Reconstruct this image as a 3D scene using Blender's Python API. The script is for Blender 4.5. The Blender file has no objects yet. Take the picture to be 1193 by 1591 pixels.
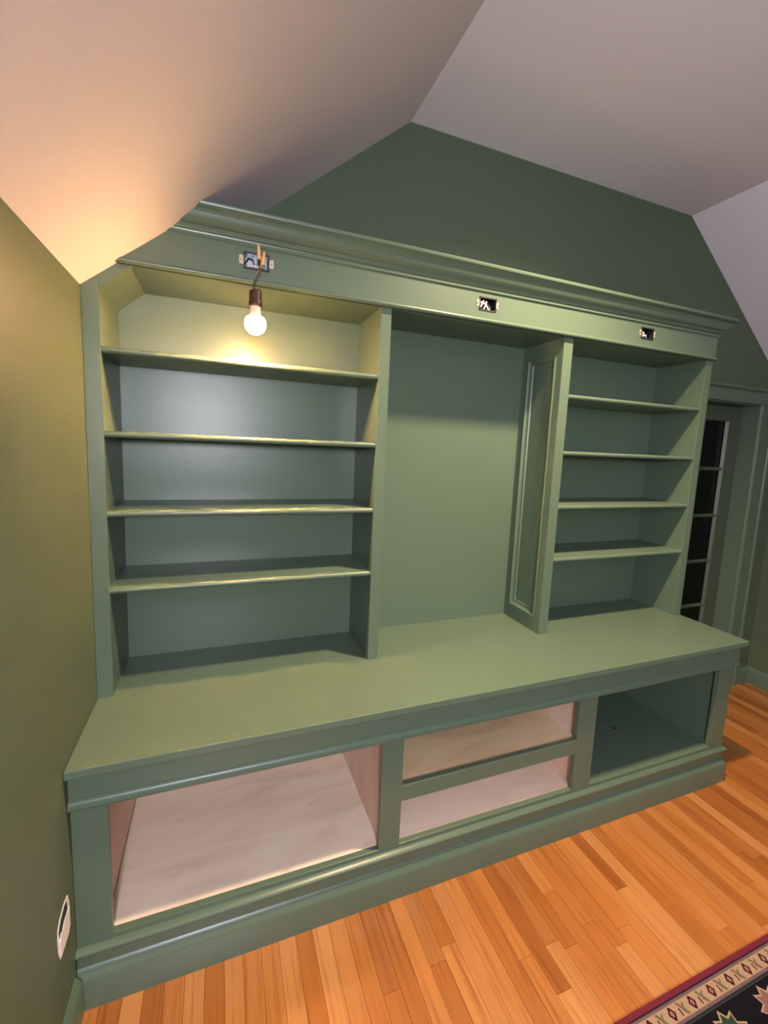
import bpy, bmesh, math, random
from mathutils import Vector, Matrix

# ------------------------------------------------------------------ camera
scn = bpy.context.scene
COL = scn.collection
W, H = 1193, 1591

def rot_matrix(yaw, pit, roll):
    return Matrix.Rotation(yaw, 3, 'Z') @ Matrix.Rotation(pit, 3, 'X') @ Matrix.Rotation(roll, 3, 'Y')

CAM_LOC = Vector((.3539, -1.4937, 1.5187))
FOC, PX, PY = 681.8, 9.02, -19.82
R = rot_matrix(-.3733, -.1240, -.0436)
cd = bpy.data.cameras.new('camera')
cam = bpy.data.objects.new('camera', cd)
COL.objects.link(cam)
cd.sensor_fit = 'HORIZONTAL'
cd.sensor_width = 36
cd.lens = FOC / W * 36
cd.shift_x = -PX / W
cd.shift_y = PY / W
cd.clip_start = .02
rt, fw, up = R.col[0], R.col[1], R.col[2]
cam.matrix_world = Matrix(((rt.x, up.x, -fw.x, CAM_LOC.x), (rt.y, up.y, -fw.y, CAM_LOC.y),
                           (rt.z, up.z, -fw.z, CAM_LOC.z), (0, 0, 0, 1)))
scn.camera = cam

# ------------------------------------------------------------------ world, lights, exposure
wd = bpy.data.worlds.new('night')
scn.world = wd
wd.use_nodes = True
wd.node_tree.nodes['Background'].inputs[0].default_value = (.02, .022, .03, 1)
wd.node_tree.nodes['Background'].inputs[1].default_value = .5

BULB_STRENGTH = 2000.0
DOWN_POWER = 300.0
def lamp(name, loc, power, color, radius):
    l = bpy.data.lights.new(name, 'POINT')
    l.energy = power
    l.color = color
    l.shadow_soft_size = radius
    o = bpy.data.objects.new(name, l)
    COL.objects.link(o)
    o.location = loc
    return o
# lamp across the room behind the camera: its reflection shows on the backs of the shelves
lamp('standing_lamp_offscreen', (.25, -2.75, 1.72), 160, (.90, .91, 1.0), .13)
# ceiling lamp above the frame: it throws the shadows of the frieze and shelves
dl = bpy.data.lights.new('ceiling_lamp_offscreen', 'SPOT')
dl.energy = DOWN_POWER
dl.color = (1.0, .75, .48)
dl.spot_size = math.radians(136)
dl.spot_blend = 1.0
dl.shadow_soft_size = .05
dlo = bpy.data.objects.new('ceiling_lamp_offscreen', dl)
COL.objects.link(dlo)
dlo.location = (1.55, -.60, 2.755)

scn.view_settings.view_transform = 'Standard'
scn.view_settings.look = 'None'
scn.view_settings.exposure = 0.25
scn.view_settings.gamma = 1
scn.view_settings.use_curve_mapping = False

# ------------------------------------------------------------------ materials
def srgb(r, g, b):
    f = lambda c: (c / 255) / 12.92 if c / 255 <= .04045 else ((c / 255 + .055) / 1.055) ** 2.4
    return (f(r), f(g), f(b), 1)

def new_mat(name):
    m = bpy.data.materials.new(name)
    m.use_nodes = True
    nt = m.node_tree
    return m, nt, nt.nodes['Principled BSDF']

def N(nt, t, **kw):
    n = nt.nodes.new(t)
    for k, v in kw.items():
        setattr(n, k, v)
    return n

def plain(name, col, rough=.5, metal=0, var=.06, scale=8, bump=0.0, bscale=60, spec=.5):
    """solid colour with faint procedural unevenness"""
    m, nt, b = new_mat(name)
    L = nt.links
    tc = N(nt, 'ShaderNodeTexCoord')
    nz = N(nt, 'ShaderNodeTexNoise')
    nz.inputs['Scale'].default_value = scale
    nz.inputs['Detail'].default_value = 4
    L.new(tc.outputs['Object'], nz.inputs['Vector'])
    mx = N(nt, 'ShaderNodeMix', data_type='RGBA')
    mx.inputs[6].default_value = tuple(c * (1 - var) for c in col[:3]) + (1,)
    mx.inputs[7].default_value = tuple(min(1, c * (1 + var)) for c in col[:3]) + (1,)
    L.new(nz.outputs['Fac'], mx.inputs[0])
    L.new(mx.outputs[2], b.inputs['Base Color'])
    b.inputs['Roughness'].default_value = rough
    b.inputs['Metallic'].default_value = metal
    b.inputs['Specular IOR Level'].default_value = spec
    if bump:
        n2 = N(nt, 'ShaderNodeTexNoise')
        n2.inputs['Scale'].default_value = bscale
        n2.inputs['Detail'].default_value = 3
        L.new(tc.outputs['Object'], n2.inputs['Vector'])
        bp = N(nt, 'ShaderNodeBump')
        bp.inputs['Strength'].default_value = bump
        bp.inputs['Distance'].default_value = .002
        L.new(n2.outputs['Fac'], bp.inputs['Height'])
        L.new(bp.outputs['Normal'], b.inputs['Normal'])
    return m

GREEN = srgb(87, 104, 87)
M = {}
M['paint'] = plain('green_satin_paint', GREEN, .34, var=.04, scale=3, bump=.12, bscale=45)
M['wall'] = plain('green_wall_paint', srgb(81, 94, 75), .55, var=.05, scale=2, bump=.25, bscale=120, spec=.35)
M['ceiling'] = plain('white_ceiling_paint', srgb(226, 219, 229), .8, var=.02, scale=2, bump=.2, bscale=90, spec=.2)
M['metal'] = plain('galvanised_steel', srgb(170, 172, 180), .3, 1, var=.2, scale=60)
M['box_dark'] = plain('dark_box_plastic', srgb(34, 32, 38), .5)
M['plaster_white'] = plain('white_plaster', srgb(224, 214, 208), .8, var=.12, scale=140)
M['plaster'] = plain('bare_plaster', srgb(196, 182, 158), .8, var=.18, scale=140, bump=.5, bscale=200)
M['white'] = plain('white_plastic', srgb(232, 222, 222), .45, var=.05)
M['wire_white'] = plain('white_wire', srgb(235, 218, 212), .5)
M['wire_black'] = plain('black_wire', srgb(22, 18, 16), .45)
M['connector'] = plain('tan_wire_connector', srgb(226, 170, 120), .5)
M['socket'] = plain('brown_bakelite', srgb(58, 32, 24), .45)
M['hall'] = plain('dark_hall', srgb(60, 52, 50), .8)
M['subfloor'] = plain('subfloor', srgb(60, 34, 14), .9)
M['door'] = plain('green_grey_door_paint', srgb(70, 80, 66), .45, var=.05)

# glowing globe
m, nt, b = new_mat('glowing_globe')
b.inputs['Base Color'].default_value = (1, .9, .75, 1)
b.inputs['Emission Color'].default_value = (1.0, .53, .20, 1)
b.inputs['Emission Strength'].default_value = BULB_STRENGTH
# LED globe: the diffuser shines sideways and down, little light leaves towards the socket
L = nt.links
geo = N(nt, 'ShaderNodeNewGeometry')
sp = N(nt, 'ShaderNodeSeparateXYZ')
L.new(geo.outputs['Normal'], sp.inputs[0])
mr = N(nt, 'ShaderNodeMapRange')
mr.inputs['From Min'].default_value = -.9; mr.inputs['From Max'].default_value = -.02
mr.inputs['To Min'].default_value = BULB_STRENGTH; mr.inputs['To Max'].default_value = BULB_STRENGTH * .006
L.new(sp.outputs['Z'], mr.inputs['Value'])
L.new(mr.outputs[0], b.inputs['Emission Strength'])
M['globe'] = m
m, nt, b = new_mat('bulb_collar')
b.inputs['Base Color'].default_value = srgb(240, 205, 190)
b.inputs['Roughness'].default_value = .5
M['collar'] = m
# glass
m, nt, b = new_mat('door_glass')
nt.nodes.remove(b)
L = nt.links
out = nt.nodes['Material Output']
tr = N(nt, 'ShaderNodeBsdfTransparent')
tr.inputs[0].default_value = (.8, .8, .8, 1)
gl = N(nt, 'ShaderNodeBsdfGlossy')
gl.inputs['Roughness'].default_value = .06
fr = N(nt, 'ShaderNodeFresnel')
fr.inputs[0].default_value = 1.45
mx = N(nt, 'ShaderNodeMixShader')
L.new(fr.outputs[0], mx.inputs[0]); L.new(tr.outputs[0], mx.inputs[1]); L.new(gl.outputs[0], mx.inputs[2])
L.new(mx.outputs[0], out.inputs[0])
M['glass'] = m

def ramp(nt, stops):
    r = N(nt, 'ShaderNodeValToRGB')
    e = r.color_ramp.elements
    e[0].position, e[0].color = stops[0]
    e[1].position, e[1].color = stops[-1]
    for p, c in stops[1:-1]:
        q = e.new(p); q.color = c
    return r

# oak strip floor: random tone per board, grain stretched along y
m, nt, b = new_mat('oak_strip')
L = nt.links
geo = N(nt, 'ShaderNodeNewGeometry')
oi = N(nt, 'ShaderNodeObjectInfo')
ad = N(nt, 'ShaderNodeMath', operation='ADD')
L.new(oi.outputs['Random'], ad.inputs[0]); L.new(geo.outputs['Random Per Island'], ad.inputs[1])
frc = N(nt, 'ShaderNodeMath', operation='FRACT')
L.new(ad.outputs[0], frc.inputs[0])
cr = ramp(nt, [(0, srgb(140, 80, 33)), (.25, srgb(160, 97, 43)), (.6, srgb(170, 107, 51)), (.85, srgb(186, 128, 74)), (1, srgb(146, 85, 37))])
L.new(frc.outputs[0], cr.inputs[0])
mul = N(nt, 'ShaderNodeVectorMath', operation='SCALE')
cmb = N(nt, 'ShaderNodeCombineXYZ')
L.new(frc.outputs[0], cmb.inputs[0]); L.new(frc.outputs[0], cmb.inputs[1])
L.new(cmb.outputs[0], mul.inputs[0]); mul.inputs['Scale'].default_value = 37
va = N(nt, 'ShaderNodeVectorMath', operation='ADD')
L.new(geo.outputs['Position'], va.inputs[0]); L.new(mul.outputs[0], va.inputs[1])
vs = N(nt, 'ShaderNodeVectorMath', operation='MULTIPLY')
L.new(va.outputs[0], vs.inputs[0]); vs.inputs[1].default_value = (70, 3.2, 1)
nz = N(nt, 'ShaderNodeTexNoise'); nz.inputs['Scale'].default_value = 1; nz.inputs['Detail'].default_value = 6; nz.inputs['Distortion'].default_value = .8
L.new(vs.outputs[0], nz.inputs['Vector'])
gr = ramp(nt, [(.25, (.50, .38, .28, 1)), (.48, (.95, .92, .9, 1)), (.75, (1.0, 1.0, 1.0, 1))])
L.new(nz.outputs['Fac'], gr.inputs[0])
mm = N(nt, 'ShaderNodeMix', data_type='RGBA', blend_type='MULTIPLY'); mm.inputs[0].default_value = .8
L.new(cr.outputs[0], mm.inputs[6]); L.new(gr.outputs[0], mm.inputs[7])
L.new(mm.outputs[2], b.inputs['Base Color'])
b.inputs['Roughness'].default_value = .30
b.inputs['Coat Weight'].default_value = .55
b.inputs['Coat Roughness'].default_value = .22
M['oak'] = m

# raw pinkish plywood in the compartments
def plywood(name, c1, c2, c3, sc=(2.5, 9, 9)):
    m, nt, b = new_mat(name)
    L = nt.links
    tc = N(nt, 'ShaderNodeTexCoord')
    mp = N(nt, 'ShaderNodeMapping'); mp.inputs['Scale'].default_value = sc
    L.new(tc.outputs['Object'], mp.inputs['Vector'])
    nz = N(nt, 'ShaderNodeTexNoise'); nz.inputs['Scale'].default_value = 1.3; nz.inputs['Detail'].default_value = 7; nz.inputs['Distortion'].default_value = .6
    L.new(mp.outputs[0], nz.inputs['Vector'])
    r = ramp(nt, [(.25, c1), (.5, c2), (.78, c3)])
    L.new(nz.outputs['Fac'], r.inputs[0])
    n2 = N(nt, 'ShaderNodeTexNoise'); n2.inputs['Scale'].default_value = 3.2; n2.inputs['Detail'].default_value = 5
    L.new(mp.outputs[0], n2.inputs['Vector'])
    r2 = ramp(nt, [(.66, (1, 1, 1, 1)), (.78, (.62, .52, .48, 1))])
    L.new(n2.outputs['Fac'], r2.inputs[0])
    mm = N(nt, 'ShaderNodeMix', data_type='RGBA', blend_type='MULTIPLY'); mm.inputs[0].default_value = .8
    L.new(r.outputs[0], mm.inputs[6]); L.new(r2.outputs[0], mm.inputs[7])
    L.new(mm.outputs[2], b.inputs['Base Color'])
    b.inputs['Roughness'].default_value = .65
    return m
M['ply'] = plywood('raw_plywood', srgb(220, 196, 174), srgb(238, 216, 196), srgb(246, 228, 210))
M['ply_warm'] = plywood('raw_plywood_warm', srgb(206, 172, 132), srgb(224, 194, 154), srgb(232, 206, 170))
M['ply_pink'] = plywood('raw_plywood_pink', srgb(216, 178, 160), srgb(226, 192, 174), srgb(234, 204, 188), (9, 9, 2))

def wool(name, col):
    return plain(name, col, .95, var=.28, scale=260, bump=.7, bscale=420, spec=.1)
M['wool_red'] = wool('wool_red', srgb(100, 34, 46))
M['wool_navy'] = wool('wool_navy', srgb(40, 26, 44))
M['wool_beige'] = wool('wool_beige', srgb(150, 124, 102))
M['wool_maroon'] = wool('wool_maroon', srgb(66, 20, 28))
M['wool_olive'] = wool('wool_olive', srgb(100, 86, 66))
M['wool_black'] = wool('wool_black', srgb(17, 13, 19))
M['wool_pink'] = wool('wool_pink', srgb(118, 80, 74))
M['wool_green'] = wool('wool_green', srgb(38, 56, 46))
M['wool_grey'] = wool('wool_grey', srgb(98, 78, 76))

# ------------------------------------------------------------------ helpers
class MB:
    """collects faces, then becomes one mesh object"""
    def __init__(s):
        s.v, s.f = [], []
    def poly(s, pts):
        n = len(s.v); s.v += [tuple(p) for p in pts]; s.f.append(tuple(range(n, n + len(pts)))); return s
    def box(s, x0, x1, y0, y1, z0, z1):
        n = len(s.v)
        s.v += [(x0, y0, z0), (x1, y0, z0), (x1, y1, z0), (x0, y1, z0), (x0, y0, z1), (x1, y0, z1), (x1, y1, z1), (x0, y1, z1)]
        s.f += [tuple(n + i for i in q) for q in ((0, 3, 2, 1), (4, 5, 6, 7), (0, 1, 5, 4), (1, 2, 6, 5), (2, 3, 7, 6), (3, 0, 4, 7))]
        return s
    def prism(s, pts, axis, a, b):
        """2D outline extruded along an axis; pts are the other two coordinates in x,y,z order"""
        def P(p, t):
            return {'x': (t, p[0], p[1]), 'y': (p[0], t, p[1]), 'z': (p[0], p[1], t)}[axis]
        n, k = len(s.v), len(pts)
        s.v += [P(p, a) for p in pts] + [P(p, b) for p in pts]
        s.f.append(tuple(n + i for i in range(k)))
        s.f.append(tuple(n + k + i for i in reversed(range(k))))
        for i in range(k):
            j = (i + 1) % k
            s.f.append((n + i, n + k + i, n + k + j, n + j))
        return s
    def sweep(s, prof, stations):
        """closed profile (offset, z) carried through stations: functions offset -> (x, y)"""
        n, k = len(s.v), len(prof)
        for st in stations:
            for (p, z) in prof:
                x, y = st(p); s.v.append((x, y, z))
        for a in range(len(stations) - 1):
            for i in range(k):
                j = (i + 1) % k
                s.f.append((n + a * k + i, n + a * k + j, n + (a + 1) * k + j, n + (a + 1) * k + i))
        s.f.append(tuple(n + i for i in range(k)))
        s.f.append(tuple(n + (len(stations) - 1) * k + i for i in reversed(range(k))))
        return s
    def tube(s, pts, r, seg=10, cap=True):
        pts = [Vector(p) for p in pts]
        rs = r if isinstance(r, (list, tuple)) else [r] * len(pts)
        n = len(s.v)
        ref = None
        for i, p in enumerate(pts):
            t = (pts[min(i + 1, len(pts) - 1)] - pts[max(i - 1, 0)]).normalized()
            if ref is None:
                ref = t.orthogonal().normalized()
            ref = (ref - t * ref.dot(t)).normalized()
            bn = t.cross(ref)
            for q in range(seg):
                a = 2 * math.pi * q / seg
                s.v.append(tuple(p + rs[i] * (math.cos(a) * ref + math.sin(a) * bn)))
        for i in range(len(pts) - 1):
            for q in range(seg):
                w = (q + 1) % seg
                s.f.append((n + i * seg + q, n + i * seg + w, n + (i + 1) * seg + w, n + (i + 1) * seg + q))
        if cap:
            s.f.append(tuple(n + q for q in reversed(range(seg))))
            s.f.append(tuple(n + (len(pts) - 1) * seg + q for q in range(seg)))
        return s
    def lathe(s, prof, cx, cy, seg=28):
        n, k = len(s.v), len(prof)
        for (r, z) in prof:
            for q in range(seg):
                a = 2 * math.pi * q / seg
                s.v.append((cx + r * math.cos(a), cy + r * math.sin(a), z))
        for i in range(k - 1):
            for q in range(seg):
                w = (q + 1) % seg
                s.f.append((n + i * seg + q, n + i * seg + w, n + (i + 1) * seg + w, n + (i + 1) * seg + q))
        s.f.append(tuple(n + q for q in reversed(range(seg))))
        s.f.append(tuple(n + (k - 1) * seg + q for q in range(seg)))
        return s
    def build(s, name, mat, parent=None, bevel=0, smooth=False, clip=None, seg=2):
        bm = bmesh.new()
        vs = [bm.verts.new(v) for v in s.v]
        for f in s.f:
            bm.faces.new([vs[i] for i in f])
        bmesh.ops.remove_doubles(bm, verts=bm.verts, dist=1e-6)
        bmesh.ops.recalc_face_normals(bm, faces=bm.faces)
        if clip:
            co, no = clip
            g = bm.verts[:] + bm.edges[:] + bm.faces[:]
            r = bmesh.ops.bisect_plane(bm, geom=g, plane_co=co, plane_no=no, clear_outer=True, dist=1e-5)
            ed = [e for e in r['geom_cut'] if isinstance(e, bmesh.types.BMEdge)]
            bmesh.ops.holes_fill(bm, edges=ed, sides=0)
            bmesh.ops.recalc_face_normals(bm, faces=bm.faces)
        me = bpy.data.meshes.new(name)
        bm.to_mesh(me); bm.free()
        me.materials.append(M[mat])
        o = bpy.data.objects.new(name, me)
        COL.objects.link(o)
        if parent:
            o.parent = parent
            o.matrix_parent_inverse = parent.matrix_world.inverted()
        if smooth:
            for p in me.polygons: p.use_smooth = True
            me.set_sharp_from_angle(angle=math.radians(38))
        if bevel:
            mod = o.modifiers.new('bevel', 'BEVEL')
            mod.width = bevel; mod.segments = seg; mod.limit_method = 'ANGLE'; mod.angle_limit = math.radians(35)
        return o

def B(*a):
    return MB().box(*a)

def empty(name, loc, label=None, cat=None, group=None):
    o = bpy.data.objects.new(name, None)
    COL.objects.link(o)
    o.location = loc
    o.matrix_world = Matrix.Translation(loc)
    o.empty_display_size = .1
    tag(o, label, cat, group)
    return o

def tag(o, label=None, cat=None, group=None, kind=None):
    for k, v in (('label', label), ('category', cat), ('group', group), ('kind', kind)):
        if v: o[k] = v
    return o

# ------------------------------------------------------------------ dimensions (metres)
YW = .268                       # gable wall
XR, YF = 3.747, -3.7            # right knee wall, wall behind the camera
ZC = 2.783                      # flat ceiling
SL, ZK = .814, 1.917            # slope of the attic ceiling, knee wall height
XP = (ZC - ZK) / SL             # where slope meets flat ceiling
SLOPE = (Vector((0, 0, ZK)), Vector((-SL, 0, 1)).normalized())
def zs(x): return ZK + SL * x

# ------------------------------------------------------------------ setting
DX0, DX1, DZ1 = 2.80, 3.477, 1.856        # door opening
HY = YW + .12
# gable wall with the door opening, built as a pentagon-like outline around it
wb = MB()
out = [(0, 0), (DX0, 0), (DX0, DZ1), (DX1, DZ1), (DX1, 0), (XR, 0), (XR, ZK), (XR - XP, ZC), (XP, ZC), (0, ZK)]
wb.prism(out, 'y', YW, HY)
tag(wb.build('wall_back', 'wall'), 'olive green gable wall above and behind the bookcase', 'wall', kind='structure')
tag(B(-.1, 0, YF, HY, -.02, ZK + .0).build('wall_left', 'wall'), 'olive green low wall beside the bookcase', 'wall', kind='structure')
tag(B(XR, XR + .1, YF, HY, -.02, ZK).build('wall_right', 'wall'), 'olive green low wall beyond the glazed door', 'wall', kind='structure')
wf = MB().prism([(0, 0), (XR, 0), (XR, ZK), (XR - XP, ZC), (XP, ZC), (0, ZK)], 'y', YF - .1, YF)
tag(wf.build('wall_front', 'wall'), 'olive green gable wall across the room from the bookcase', 'wall', kind='structure')
tag(MB().prism([(XP, ZC), (XR - XP, ZC), (XR - XP, ZC + .08), (XP, ZC + .08)], 'y', YF, HY).build('ceiling', 'ceiling'),
    'flat white ceiling strip between two slopes', 'ceiling', kind='structure')
tag(MB().prism([(0, ZK), (XP, ZC), (XP, ZC + .08), (-.1, ZK + .0)], 'y', YF, HY).build('ceiling', 'ceiling'),
    'white sloping ceiling meeting the bookcase cornice', 'ceiling', kind='structure')
tag(MB().prism([(XR, ZK), (XR + .1, ZK), (XR - XP, ZC + .08), (XR - XP, ZC)], 'y', YF, HY).build('ceiling', 'ceiling'),
    'white sloping ceiling above the glazed door', 'ceiling', kind='structure')

# floor: subfloor plus oak strips
fl = B(-.1, XR + .1, YF - .1, HY, -.06, -.013).build('floor', 'subfloor')
tag(fl, 'orange oak strip floor', 'floor', kind='structure')
rnd = random.Random(7)
PW = .0515
def strip(mb, x0, x1, y0, y1):
    g, c, zb, zt, zm = .00025, .0005, -.0131, 0, -.0006
    n = len(mb.v)
    a = (x0 + g, x1 - g, y0 + g, y1 - g)
    for (q, z) in ((0, zb), (0, zm), (c, zt)):
        mb.v += [(a[0] + q, a[2] + q, z), (a[1] - q, a[2] + q, z), (a[1] - q, a[3] - q, z), (a[0] + q, a[3] - q, z)]
    for k in (0, 4):
        for i in range(4):
            j = (i + 1) % 4
            mb.f.append((n + k + i, n + k + j, n + k + 4 + j, n + k + 4 + i))
    mb.f.append((n + 8, n + 9, n + 10, n + 11))
YSPLIT = -1.25
far = MB()
x = 0.0
while x < XR - .003:
    x1 = min(x + PW, XR)
    y = -.22 if x1 < 2.53 else YW
    y -= 0
    first = True
    while y > YF + .01:
        ln = rnd.uniform(.5, 1.5)
        if first: ln *= rnd.uniform(.35, 1); first = False
        y0 = max(y - ln, YF)
        if y > YSPLIT:
            mb = MB(); strip(mb, x, x1, y0, y); mb.build('floor_plank', 'oak', fl)
        else:
            strip(far, x, x1, y0, y)
        y = y0
    x = x1
tag(far.build('floor_planks', 'oak', fl), kind='stuff')

# baseboards
def base_prof(t, h):
    return [(0, 0), (t, 0), (t, h - .024), (t - .004, h - .012), (t - .011, h - .004), (.004, h), (0, h)]
bp = base_prof(.016, .115)
def runner(name, label, st):
    o = MB().sweep(bp, st).build(name, 'paint', smooth=True)
    return tag(o, label, 'baseboard', kind='structure')
runner('baseboard_left', 'green baseboard along the wall beside the base cabinet', [lambda p: (p, -.315), lambda p: (p, YF)])
runner('baseboard_right', 'green baseboard on the low wall past the door', [lambda p: (XR - p, YW), lambda p: (XR - p, YF)])
runner('baseboard_back', 'short green baseboard between door casing and corner', [lambda p: (DX1 + .128, YW - p), lambda p: (XR - .01, YW - p)])
runner('baseboard_front', 'green baseboard under the gable wall across the room', [lambda p: (.01, YF + p), lambda p: (XR - .01, YF + p)])

# door casing
cs = MB()
cw = .128
def casing_leg(mb, xi, sgn):
    prof = [(0, 0), (.006, -.012), (.012, -.016), (.020, -.013), (cw - .026, -.015), (cw - .022, -.022), (cw - .006, -.024), (cw, -.018), (cw, 0)]
    pts = [(xi + sgn * a, YW + b) for a, b in prof]
    mb.prism(pts, 'z', 0, DZ1 + .004)
tr = tag(empty('trim_1', (DX1, YW, 0)), 'green moulded casing around the glazed door', 'door casing', kind='structure')
casing_leg(cs, DX1 + .004, 1)
cs.build('casing_leg', 'paint', tr, bevel=.001)
cs = MB(); casing_leg(cs, DX0 - .004, -1); cs.build('casing_leg', 'paint', tr, bevel=.001)
hx0, hx1 = DX0 - cw - .004, DX1 + cw + .004
B(hx0, hx1, YW - .019, YW, DZ1 + .004, DZ1 + .072).build('casing_head', 'paint', tr, bevel=.001)
MB().prism([(YW, DZ1 + .072), (YW - .021, DZ1 + .072), (YW - .026, DZ1 + .078), (YW - .036, DZ1 + .082), (YW - .036, DZ1 + .094), (YW, DZ1 + .097)],
           'x', hx0 - .012, hx1 + .012).build('casing_cap', 'paint', tr, bevel=.001)
# jamb lining
B(DX1 - .002, DX1 + .012, YW - .001, HY, 0, DZ1).build('jamb', 'paint', tr)
B(DX0 - .012, DX0 + .002, YW - .001, HY, 0, DZ1).build('jamb', 'paint', tr)
B(DX0, DX1, YW - .001, HY, DZ1 - .002, DZ1 + .012).build('jamb_head', 'paint', tr)

# glazed door
DY = YW + .093
dx0, dx1, dz0, dz1 = DX0 + .004, DX1 - .003, .012, DZ1 - .006
gx0, gx1, gz0, gz1 = dx0 + .108, dx1 - .114, .25, 1.755
door = tag(empty('door_1', (dx0, DY, 0)), 'grey green glazed door with rows of dark panes', 'door', kind='structure')
B(dx0, gx0, DY, DY + .04, dz0, dz1).build('door_stile', 'door', door, bevel=.0015)
B(gx1, dx1, DY, DY + .04, dz0, dz1).build('door_stile', 'door', door, bevel=.0015)
B(gx0, gx1, DY, DY + .04, dz0, gz0).build('door_rail', 'door', door, bevel=.0015)
B(gx0, gx1, DY, DY + .04, gz1, dz1).build('door_rail', 'door', door, bevel=.0015)
gm = (gx0 + gx1) / 2
mw = .011
vprof = lambda c: [(c - mw, DY + .02), (c - mw, DY + .014), (c - .004, DY + .003), (c + .004, DY + .003), (c + mw, DY + .014), (c + mw, DY + .02)]
MB().prism(vprof(gm), 'z', gz0, gz1).build('muntin', 'door', door)
rows = 5
rh = (gz1 - gz0) / rows
for i in range(1, rows):
    z = gz0 + i * rh
    MB().prism([(DY + .02, z - mw), (DY + .014, z - mw), (DY + .003, z - .004), (DY + .003, z + .004), (DY + .014, z + mw), (DY + .02, z + mw)],
               'x', gx0, gx1).build('muntin', 'door', door)
for sgn, gx in ((1, gx0), (-1, gx1)):   # glazing beads
    MB().prism([(gx, DY + .001), (gx + sgn * .012, DY + .016), (gx, DY + .02)], 'z', gz0, gz1).build('glazing_bead', 'door', door)
for i in range(rows):
    for (a, c) in ((gx0, gm), (gm, gx1)):
        B(a + .003, c - .003, DY + .017, DY + .019, gz0 + i * rh + .002, gz0 + (i + 1) * rh - .002).build('pane', 'glass', door)
# unlit hall beyond the door
hl = MB()
hx0_, hx1_, hy1 = DX0 - .6, XR + .6, HY + 1.4
hl.box(hx0_, hx1_, hy1, hy1 + .05, 0, 2.2).box(hx0_ - .05, hx0_, HY, hy1, 0, 2.2).box(hx1_, hx1_ + .05, HY, hy1, 0, 2.2)
hl.box(hx0_, hx1_, HY, hy1, 2.2, 2.25).box(hx0_, hx1_, HY, hy1, -.06, 0)
tag(hl.build('wall_hall', 'hall'), 'dark unlit hall behind the glazed door', 'wall', kind='structure')

# ------------------------------------------------------------------ countertop
ZT = .704
ct = B(.0005, 2.594, -.326, YW, .680, ZT).build('countertop', 'paint', bevel=.003, seg=3)
tag(ct, 'long green painted countertop between bookcase and base cabinet', 'countertop')

# ------------------------------------------------------------------ base cabinet
bc = empty('base_cabinet', (1.28, 0, 0), 'low green built-in base cabinet with open doorless compartments', 'cabinet')
YL = -.291
XE = 2.564
stiles = [(.0005, .082), (.839, .913), (1.655, 1.746), (2.474, XE)]
for a, c in stiles:
    B(a, c, YL, YL + .02, .165, .60).build('stile', 'paint', bc, bevel=.0012)
B(.0005, XE, YL + .0005, YL + .0195, .575, .66).build('top_rail', 'paint', bc)
B(.0005, XE, YL + .0005, YL + .0195, .10, .186).build('bottom_rail', 'paint', bc, bevel=.001)
B(.913, 1.655, YL + .0005, YL + .0195, .343, .399).build('drawer_rail', 'paint', bc, bevel=.0012)
# apron board with its moulding, both returning along the exposed end
def ends(xe, y):
    """stations of a moulding that runs along the front and returns along the exposed end"""
    return [lambda p: (.0005, y - p), lambda p: (xe + p, y - p), lambda p: (xe + p, YW)]
ap = MB().sweep([(-.006, .600), (.008, .600), (.008, .680), (-.006, .680)], ends(XE, YL)).build('apron', 'paint', bc, bevel=.001)
mprof = [(-.004, .578), (.012, .578), (.017, .581), (.019, .586), (.018, .591), (.013, .595), (.010, .600), (.009, .606), (-.004, .606)]
MB().sweep(mprof, ends(XE, YL)).build('moulding', 'paint', ap, smooth=True)
# cove under the counter nose
MB().sweep([(-.002, .668), (.010, .668), (.013, .673), (.019, .677), (.020, .680), (-.002, .680)], ends(XE, YL)).build('moulding', 'paint', ap, smooth=True)
# plinth: ledge, board, base with moulded cap
pl = MB().sweep([(-.004, 0), (.004, 0), (.004, .16), (-.004, .16)], ends(XE, YL)).build('plinth', 'paint', bc)
MB().sweep([(-.004, .152), (.008, .152), (.014, .155), (.017, .160), (.016, .165), (.011, .169), (.002, .172), (-.004, .172)], ends(XE, YL)).build('ledge_moulding', 'paint', pl, smooth=True)
MB().sweep([(-.004, 0), (.020, 0), (.020, .084), (.0185, .090), (.015, .096), (.012, .102), (.009, .109), (.004, .114), (-.004, .114)], ends(XE, YL)).build('base_moulding', 'paint', pl, smooth=True)
# compartments
yb, yf = YW - .012, YL + .0195
def floor_board(x0, x1, z, mat, t=.016):
    return B(x0, x1, yf, yb, z - t, z).build('compartment_floor', mat, bc)
def side(x0, x1, mat, z0=.17, z1=.66):
    return B(x0, x1, yf, yb, z0, z1).build('side_panel', mat, bc)
floor_board(.064, .848, .184, 'ply')
floor_board(.888, 1.672, .184, 'ply')
floor_board(.888, 1.672, .388, 'ply_warm')
floor_board(1.722, 2.487, .181, 'paint')
side(.046, .062, 'ply_pink'); side(.849, .865, 'ply_pink')
side(.870, .886, 'ply_pink'); side(1.674, 1.690, 'ply_pink')
side(1.704, 1.720, 'paint'); side(2.488, 2.504, 'paint')
B(2.544, XE, yf, YW, .0, .66).build('end_panel', 'paint', bc)
for x0, x1, mt in ((.046, .865, 'ply'), (.870, 1.690, 'ply'), (1.704, 2.504, 'paint')):
    B(x0, x1, yb, YW - .001, .15, .66).build('back_panel', mt, bc)
# drawer runners on the sides of the middle compartments
for z in (.389, .185):
    B(1.662, 1.674, yf + .004, yb, z, z + .012).build('drawer_runner', 'ply_pink', bc)
    B(.886, .898, yf + .004, yb, z, z + .012).build('drawer_runner', 'ply_pink', bc)

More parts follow.
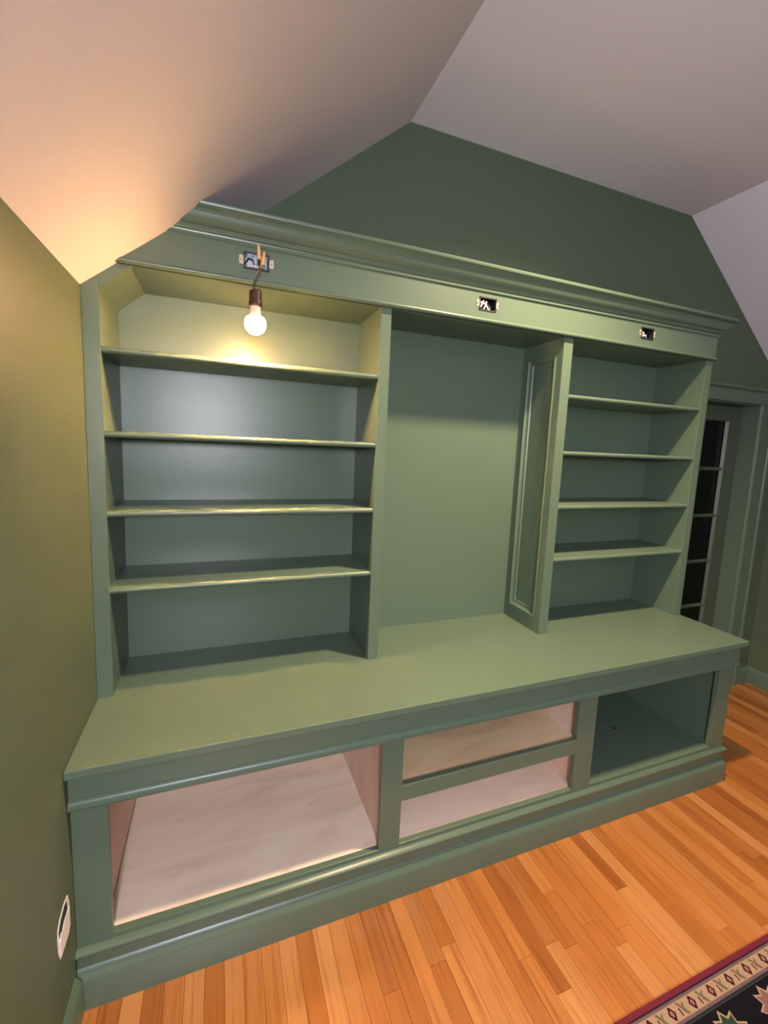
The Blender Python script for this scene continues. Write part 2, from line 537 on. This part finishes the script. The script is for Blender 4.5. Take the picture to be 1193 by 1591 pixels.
# loose cable in the painted compartment
cb = MB().tube([(2.02, .10, .200), (2.06, .055, .192), (2.095, .01, .186), (2.125, -.035, .1845), (2.15, -.05, .1845), (2.17, -.046, .1845)], .0032, 8)
tag(cb.build('cable', 'wire_black', smooth=True), 'short black cable lying in the green painted compartment', 'cable')

# ------------------------------------------------------------------ bookcase
bk = empty('bookcase', (1.29, .12, ZT), 'tall green built-in bookcase of three bays standing on the countertop', 'bookcase')
X = dict(a0=.0005, a1=.043, b0=.877, b1=.916, c0=1.679, c1=1.726, d0=2.547, d1=2.591)
ZB, ZU = ZT, 1.987                      # bottom, underside of the top board
# face stiles
sl = MB().prism([(X['a0'], ZB), (X['a1'], ZB), (X['a1'], zs(X['a1'])), (X['a0'], zs(0))], 'y', 0, .02)
sl.build('stile', 'paint', bk, bevel=.001)
MB().prism([(X['a1'], 1.915), (.124, ZU), (.124, zs(.124)), (X['a1'], zs(X['a1']))], 'y', .0005, .02).build('sloped_stile', 'paint', bk, bevel=.001)
for a, c in (('b0', 'b1'), ('c0', 'c1'), ('d0', 'd1')):
    B(X[a], X[c], 0, .02, ZB, ZU + .002).build('stile', 'paint', bk, bevel=.0012)
# sides and dividers
YBK = YW - .007
B(.004, X['a1'] - .0005, .02, YBK, ZB, 1.93).build('side_panel', 'paint', bk)
MB().prism([(X['a1'] - .0005, 1.915), (.122, ZU), (.122, zs(.122) - .004), (X['a1'] - .0005, zs(.043) - .004)], 'y', .02, YBK).build('sloped_panel', 'paint', bk)
B(X['d0'] + .0005, X['d1'] - .0005, .02, YW, ZB, 2.14).build('side_panel', 'paint', bk)
T = .012                                        # depth of the recessed field in the tall bay's sides
def divider(x0, x1, field_sgn):
    """divider board whose tall-bay side carries a framed recessed panel"""
    if field_sgn < 0:    # framed face at x0
        core = (x0 + T, x1 - .0005); f0, f1 = x0 + .0005, x0 + T
    else:
        core = (x0 + .0005, x1 - T); f0, f1 = x1 - T, x1 - .0005
    d = B(core[0], core[1], .02, YBK, ZB, ZU).build('divider', 'paint', bk)
    ya, yb_, za, zb_ = .040, .222, .772, 1.928
    B(f0, f1, .02, ya, ZB, ZU).build('panel_stile', 'paint', d)
    B(f0, f1, yb_, YBK, ZB, ZU).build('panel_stile', 'paint', d)
    B(f0, f1, ya, yb_, ZB, za).build('panel_rail', 'paint', d)
    B(f0, f1, ya, yb_, zb_, ZU).build('panel_rail', 'paint', d)
    # mitred panel moulding: (inset, height above field)
    xf = f1 if field_sgn < 0 else f0            # field plane
    prof = [(0, 0), (0, T + .003), (.004, T + .0045), (.008, T + .002), (.010, T - .002), (.020, .004), (.022, .0055), (.027, .0055), (.029, .0025), (.030, 0)]
    mb = MB()
    k = len(prof)
    cor = [(ya, za, 1, 1), (yb_, za, -1, 1), (yb_, zb_, -1, -1), (ya, zb_, 1, -1)]
    for (yy, zz, sy, sz) in cor:
        for (q, h) in prof:
            mb.v.append((xf + field_sgn * h, yy + sy * q, zz + sz * q))
    for c in range(4):
        e = (c + 1) % 4
        for i in range(k - 1):
            mb.f.append((c * k + i, c * k + i + 1, e * k + i + 1, e * k + i))
    mb.build('panel_moulding', 'paint', d)
divider(X['b0'], X['b1'], 1)
divider(X['c0'], X['c1'], -1)
# backs and top
for a, c in ((.004, X['b0'] + .01), (X['b1'] - .01, X['c0'] + .01), (X['c1'] - .01, X['d0'] + .01)):
    MB().box(a, c, YBK, YW - .0005, ZB, 2.0).build('back_panel', 'paint', bk, clip=(SLOPE[0] - Vector((0, 0, .003)), SLOPE[1]))
B(.118, X['d0'] + .001, .004, YBK, ZU, ZU + .016).build('top_board', 'paint', bk)
# shelves with rounded noses
SH = (1.758, 1.519, 1.282, 1.045)
def shelf(x0, x1, z):
    t = .019
    z1 = z + .004
    nose = [(.0115 - .0095 * math.sin(a), z1 - t / 2 + .0095 * math.cos(a)) for a in [math.pi * i / 8 for i in range(9)]]
    return MB().prism([(YBK, z1), *nose, (YBK, z1 - t)], 'x', x0, x1).build('shelf', 'paint', bk, smooth=True)
for z in SH:
    shelf(X['a1'] - .001, X['b0'] + .001, z)
    shelf(X['c1'] - .001, X['d0'] + .001, z)
# frieze with three cut-outs for the electrical boxes
YFz, XF = -.013, 2.586
fz0, fz1 = 1.992, 2.16
BOXES = ((.463, 2.056), (1.293, 2.056), (2.122, 2.051))
bw, bh = .037, .0235
zc0, zc1 = 2.054 - .0235, 2.054 + .0235
xs = [-.05] + [v for bx, _ in BOXES for v in (bx - bw, bx + bw)] + [XF]
CL = (SLOPE[0] - SLOPE[1] * .0005, SLOPE[1])
def clipped(mb, name, mat, parent, **kw):
    return mb.build(name, mat, parent, clip=CL, **kw)
def slope_left(z): return (z - ZK) / SL - .0003
pcs = MB()
pcs.prism([(slope_left(fz0), fz0), (XF, fz0), (XF, zc0), (slope_left(zc0), zc0)], 'y', YFz, .002)
pcs.prism([(slope_left(zc1), zc1), (XF, zc1), (XF, fz1), (slope_left(fz1), fz1)], 'y', YFz, .002)
pcs.prism([(slope_left(zc0), zc0), (xs[1], zc0), (xs[1], zc1), (slope_left(zc1), zc1)], 'y', YFz, .002)
for i in range(2, len(xs), 2):
    pcs.box(xs[i], xs[i + 1], YFz, .002, zc0, zc1)
frieze = pcs.build('frieze', 'paint', bk)
def fends(pmul=1):
    return [lambda p: (-.15, YFz - p), lambda p: (XF + p, YFz - p), lambda p: (XF + p, YW)]
bead = [(-.004, 1.9875)] + [(.0075 * math.sin(math.pi * i / 8), 1.995 - .0075 * math.cos(math.pi * i / 8)) for i in range(9)] + [(-.004, 2.0025)]
clipped(MB().sweep(bead, fends()), 'bead', 'paint', frieze, smooth=True)
corn = [(-.003, 2.094), (.003, 2.094), (.0065, 2.097), (.0065, 2.101), (.003, 2.104), (.004, 2.108), (.009, 2.1105), (.011, 2.115), (.0135, 2.118), (.0135, 2.121),
        (.017, 2.122), (.021, 2.1245), (.0265, 2.130), (.031, 2.138), (.0345, 2.147), (.038, 2.154), (.044, 2.1585), (.049, 2.160), (.049, 2.1625), (.053, 2.163), (.054, 2.165), (.054, 2.173), (.052, 2.175), (-.003, 2.175)]
clipped(MB().sweep(corn, fends()), 'cornice', 'paint', bk, smooth=True)
clipped(MB().box(.1, XF, YFz, YW, 2.165, 2.174), 'top_cover', 'paint', bk)

# ------------------------------------------------------------------ electrical boxes in the frieze
def junction(i, label):
    bx, bz = BOXES[i]; bz = 2.054
    g = empty('junction_box', (bx, YFz, bz), label, 'electrical box', 'open electrical boxes in the frieze')
    s = MB()
    w, h, t = bw - .0006, bh - .0006, .0018
    y0, y1 = YFz - .0015, .046
    s.box(bx - w, bx + w, y1, y1 + t, bz - h, bz + h)
    s.box(bx - w, bx - w + t, y0, y1, bz - h, bz + h).box(bx + w - t, bx + w, y0, y1, bz - h, bz + h)
    s.box(bx - w, bx + w, y0, y1, bz - h, bz - h + t).box(bx - w, bx + w, y0, y1, bz + h - t, bz + h)
    s.build('box', 'metal' if i == 0 else 'box_dark', g)
    fr_ = MB()
    for a in ((bx - w - .001, bx + w + .001, bz + h - .003, bz + h + .0015), (bx - w - .001, bx + w + .001, bz - h - .0015, bz - h + .003),
              (bx - w - .001, bx - w + .003, bz - h, bz + h), (bx + w - .003, bx + w + .001, bz - h, bz + h)):
        fr_.box(a[0], a[1], y0 - .001, y0 + .001, a[2], a[3])
    fr_.build('rim', 'box_dark', g)
    r = random.Random(20 + i)
    for sg in (-1, 1):                         # plaster ears with screws
        ex = bx + sg * (w + .008)
        hw, hh = ((.0068, .0135) if i == 0 else (.0045, .0125))
        base = [(-1, -.9), (-.3, -1), (.8, -.85), (1, -.2), (.85, .4), (.95, .9), (.2, 1), (-.9, .85), (-1, .1)]
        pts = [(ex + sg * (hw * u - (0 if i == 0 else .002)), bz + hh * v * r.uniform(.85, 1.05)) for u, v in base]
        MB().prism(pts, 'y', YFz - .0016, YFz + .001).build('ear', 'plaster', g)
        MB().tube([(ex, YFz - .0035, bz), (ex, YFz, bz)], .003, 10).build('screw', 'metal', g)
    # wires folded into the box
    def wire(pts, mat, rr=.0026):
        MB().tube(pts, rr, 8).build('wire', mat, g, smooth=True)
    if i == 0:
        wire([(bx - .03, .04, bz + .01), (bx - .022, .004, bz + .012), (bx - .010, -.006, bz + .004), (bx - .004, .0, bz - .012)], 'wire_black')
        wire([(bx - .03, .04, bz - .012), (bx - .024, 0, bz - .013), (bx - .012, -.006, bz - .010), (bx, -.004, bz - .012), (bx + .010, -.01, bz - .012)], 'wire_white')
        wire([(bx + .025, .04, bz + .008), (bx + .024, -.002, bz + .002), (bx + .020, -.006, bz - .012)], 'wire_white')
    elif i == 1:
        wire([(bx - .03, .04, bz + .012), (bx - .026, -.006, bz + .006), (bx - .010, -.014, bz - .001), (bx + .002, -.010, bz - .014), (bx + .010, -.006, bz - .019)], 'wire_white', .0034)
        wire([(bx - .032, .03, bz - .014), (bx - .027, -.010, bz - .010), (bx - .022, -.012, bz + .003), (bx - .016, -.006, bz + .012)], 'wire_white', .0034)
        wire([(bx - .004, -.008, bz + .010), (bx - .010, -.014, bz - .003), (bx - .014, -.008, bz - .018)], 'wire_white', .003)
        wire([(bx + .008, .03, bz + .012), (bx + .010, 0, bz + .006), (bx + .016, .0, bz - .014)], 'wire_black', .003)
        wire([(bx + .02, .03, bz + .016), (bx + .022, .004, bz + .002), (bx + .018, .0, bz - .016)], 'metal', .0025)
    else:
        wire([(bx - .026, .03, bz - .016), (bx - .022, -.008, bz - .012), (bx - .008, -.012, bz - .008), (bx + .002, -.004, bz - .016)], 'wire_white', .0034)
        wire([(bx - .016, -.008, bz - .010), (bx - .018, -.008, bz + .004), (bx - .022, .01, bz + .012)], 'wire_white', .003)
        wire([(bx + .008, .03, bz + .012), (bx + .010, 0, bz - .002), (bx + .014, .0, bz - .016)], 'wire_black', .003)
    return g
junction(0, 'open metal electrical box in the frieze that holds the lit bulb')
junction(1, 'open electrical box with white wires above the tall shelfless bay')
junction(2, 'open electrical box above the bay of shelves beside the glazed door')

# ------------------------------------------------------------------ hanging bulb
hb = empty('hanging_light_bulb', (.457, -.06, 1.83), 'lit bare bulb in a brown socket hanging by black wire', 'light bulb')
bx, by = .457, -.06
gr_, gz_ = .0315, 1.8635
prof = [(.0005, gz_ - 1.1 * gr_)]
for k in range(1, 13):                                  # globe from the bottom up, then its shoulder
    a = math.pi / 2 * k / 12
    prof.append((gr_ * math.sin(a), gz_ - 1.1 * gr_ * math.cos(a)))
for k in range(1, 8):
    a = math.pi / 2 * k / 7
    prof.append((gr_ * (.54 + .46 * math.cos(a)), gz_ + .62 * gr_ * math.sin(a)))
MB().lathe(prof, bx, by, 32).build('globe', 'globe', hb, smooth=True)
MB().lathe([(.0172, 1.8825), (.0165, 1.893), (.0152, 1.905), (.0146, 1.912)], bx, by, 28).build('collar', 'collar', hb, smooth=True)
MB().lathe([(.0165, 1.910), (.0195, 1.913), (.0200, 1.920), (.0185, 1.924), (.0178, 1.930), (.0182, 1.948), (.0170, 1.954), (.012, 1.957)], bx, by, 28).build('socket', 'socket', hb, smooth=True)
MB().lathe([(.0042, 1.955), (.0042, 1.962)], bx + .010, by, 12).build('socket_nub', 'socket', hb, smooth=True)
def curve(pts, n=6):
    P = [Vector(p) for p in pts]; o = []
    for i in range(len(P) - 1):
        p0, p1, p2, p3 = P[max(i - 1, 0)], P[i], P[i + 1], P[min(i + 2, len(P) - 1)]
        for k in range(n):
            t = k / n
            o.append(.5 * ((2 * p1) + (p2 - p0) * t + (2 * p0 - 5 * p1 + 4 * p2 - p3) * t * t + (3 * p1 - p0 - 3 * p2 + p3) * t ** 3))
    o.append(P[-1]); return o
MB().tube(curve([(bx - .004, by, 1.954), (bx - .004, by, 1.975), (bx + .005, by + .010, 1.998), (bx + .013, by + .018, 2.018), (bx + .013, by + .024, 2.040), (bx + .012, by + .030, 2.062)]), .0022, 8).build('cord', 'wire_black', hb, smooth=True)
MB().tube(curve([(bx + .006, by + .012, 1.996), (bx + .009, by + .022, 2.012), (bx + .014, by + .028, 2.030), (bx + .020, by + .030, 2.046)]), .0022, 8).build('cord', 'connector', hb, smooth=True)
for (x0, z0, x1, z1) in ((bx + .0125, 2.056, bx + .0095, 2.098), (bx + .0225, 2.042, bx + .0265, 2.080)):
    y0, y1 = by + .030, by + .026
    d = Vector((x1 - x0, y1 - y0, z1 - z0))
    p = lambda t: Vector((x0, y0, z0)) + d * t
    MB().tube([p(0), p(.1), p(.55), p(.9), p(1)], [.0050, .0062, .0052, .0036, .0020], 10).build('wire_connector', 'connector', hb, smooth=True)

# ------------------------------------------------------------------ uncovered outlet opening in the low wall
oc = empty('outlet_box', (0, -.372, .335), 'uncovered outlet opening with bare white plaster in wall beside base cabinet', 'outlet')
rr = random.Random(4)
ring = [(-.339, .386), (-.331, .360), (-.329, .336), (-.332, .305), (-.345, .286), (-.372, .282), (-.404, .285), (-.413, .310), (-.414, .345), (-.411, .366), (-.396, .380), (-.365, .389)]
MB().prism(ring, 'x', -.001, .0016).build('bare_plaster', 'plaster_white', oc)
hole = [(-.350, .381), (-.346, .355), (-.404, .340), (-.409, .364), (-.393, .3765), (-.366, .3845)]
MB().prism(hole, 'x', .0012, .0022).build('box_opening', 'box_dark', oc)
MB().prism([(-.338, .352), (-.336, .300), (-.350, .289), (-.402, .291), (-.407, .335), (-.396, .348), (-.388, .343), (-.372, .352)], 'x', .001, .0034).build('receptacle', 'white', oc)

# ------------------------------------------------------------------ rug
rx0, rx1, ry0, ry1, rz = .95, 3.35, -2.75, -.806, .008
rg = B(rx0, rx1, ry0, ry1, 0.0002, rz).build('area_rug', 'wool_red', bevel=.002)
tag(rg, 'dark patterned wool rug with red edge and beige diamond border', 'rug')
def frame(name, mat, inset0, inset1, lift):
    a, b = inset0, inset1
    mb = MB(); z = rz + lift
    mb.box(rx0 + a, rx1 - a, ry1 - b, ry1 - a, rz - .001, z)
    mb.box(rx0 + a, rx1 - a, ry0 + a, ry0 + b, rz - .001, z)
    mb.box(rx0 + a, rx0 + b, ry0 + b, ry1 - b, rz - .001, z)
    mb.box(rx1 - b, rx1 - a, ry0 + b, ry1 - b, rz - .001, z)
    return mb.build(name, mat, rg)
frame('border_line', 'wool_navy', .014, .018, .0004)
frame('border_line', 'wool_grey', .018, .024, .0004)
frame('guard_border', 'wool_beige', .024, .059, .0004)
frame('border_line', 'wool_grey', .059, .066, .0004)
frame('border_line', 'wool_navy', .066, .070, .0004)
frame('border_line', 'wool_green', .070, .073, .0004)
B(rx0 + .073, rx1 - .073, ry0 + .073, ry1 - .073, rz - .001, rz + .0003).build('field', 'wool_black', rg)
mot = {k: MB() for k in ('wool_maroon', 'wool_beige', 'wool_olive', 'wool_pink', 'wool_green', 'wool_red')}
def flat(mat, pts, lift):
    mot[mat].prism(pts, 'z', rz - .0002, rz + lift)
def border_unit(cx, cy, ux, uy):
    """one diamond and one S figure of the guard border; (ux, uy) runs along it"""
    T_ = lambda a, b: (cx + a * ux - b * uy, cy + a * uy + b * ux)
    dia = lambda w, h: [T_(w, 0), T_(0, h), T_(-w, 0), T_(0, -h)]
    flat('wool_maroon', [T_(.0125, 0), T_(.008, .006), T_(.004, .013), T_(-.002, .0155), T_(-.008, .006), T_(-.0125, 0), T_(-.008, -.006), T_(-.004, -.013), T_(.002, -.0155), T_(.008, -.006)], .0007)
    flat('wool_beige', dia(.0055, .0075), .0009)
    flat('wool_maroon', dia(.0022, .003), .0011)
    s = .040
    flat('wool_olive', [T_(s - .013, .015), T_(s - .004, .015), T_(s + .003, .002), T_(s + .003, -.008), T_(s - .003, -.008), T_(s - .003, .000)], .0007)
    flat('wool_olive', [T_(s + .013, -.015), T_(s + .004, -.015), T_(s - .003, -.004), T_(s + .003, .006), T_(s + .012, .013), T_(s + .012, .008), T_(s + .006, .000)], .0008)
    flat('wool_maroon', [T_(s - .014, .004), T_(s - .010, .004), T_(s - .010, -.013), T_(s - .014, -.013)], .0006)
yc = ry1 - .0415
k = -8
while 1.501 + k * .0795 < rx1 - .06:
    xx = 1.501 + k * .0795
    if xx > rx0 + .06:
        border_unit(xx, yc, 1, 0); border_unit(xx, ry0 + .0415, -1, 0)
    k += 1
yy = ry1 - .10
while yy > ry0 + .09:
    border_unit(rx0 + .0415, yy, 0, 1); border_unit(rx1 - .0415, yy, 0, -1)
    yy -= .0795
# main border: leafy palmettes on black
def palmette(cx, cy, s, flip, core):
    T_ = lambda a, b: (cx + s * a * flip, cy + s * b)
    def blob(mat, pts, lift): flat(mat, [T_(*p) for p in pts], lift)
    pet = [(0, .05), (.012, .034), (.03, .040), (.026, .020), (.048, .012), (.03, -.002), (.044, -.022), (.022, -.020), (.016, -.044), (0, -.03), (-.016, -.044), (-.022, -.020), (-.044, -.022), (-.03, -.002), (-.048, .012), (-.026, .020), (-.03, .040), (-.012, .034)]
    blob('wool_beige', [(a * 1.16, b * 1.16) for a, b in pet], .0006)
    blob(core, pet, .0008)
    blob('wool_maroon', [(a * .5, b * .5) for a, b in pet], .0010)
    blob('wool_pink' if core != 'wool_pink' else 'wool_beige', [(a * .24, b * .24) for a, b in pet], .0012)
    leaf = [(.05, -.03), (.062, -.018), (.078, -.02), (.086, -.034), (.104, -.032), (.118, -.046), (.10, -.05), (.088, -.062), (.074, -.052), (.06, -.056)]
    blob('wool_pink' if core == 'wool_green' else 'wool_green', leaf, .0007)
i = 0
for row, cy in enumerate((ry1 - .135, ry1 - .255, ry1 - .40, ry1 - .56, ry1 - .74, ry1 - .95, ry1 - 1.2, ry1 - 1.45, ry1 - 1.7)):
    xx = rx0 + .16 + (row % 2) * .09
    while xx < rx1 - .2:
        palmette(xx, cy, 1.0 + .15 * (row > 1), 1 if i % 2 else -1, ('wool_green', 'wool_pink', 'wool_red')[i % 3])
        xx += .172; i += 1
for kx, mb in mot.items():
    if mb.f:
        tag(mb.build('woven_motifs', kx, rg), kind='stuff')
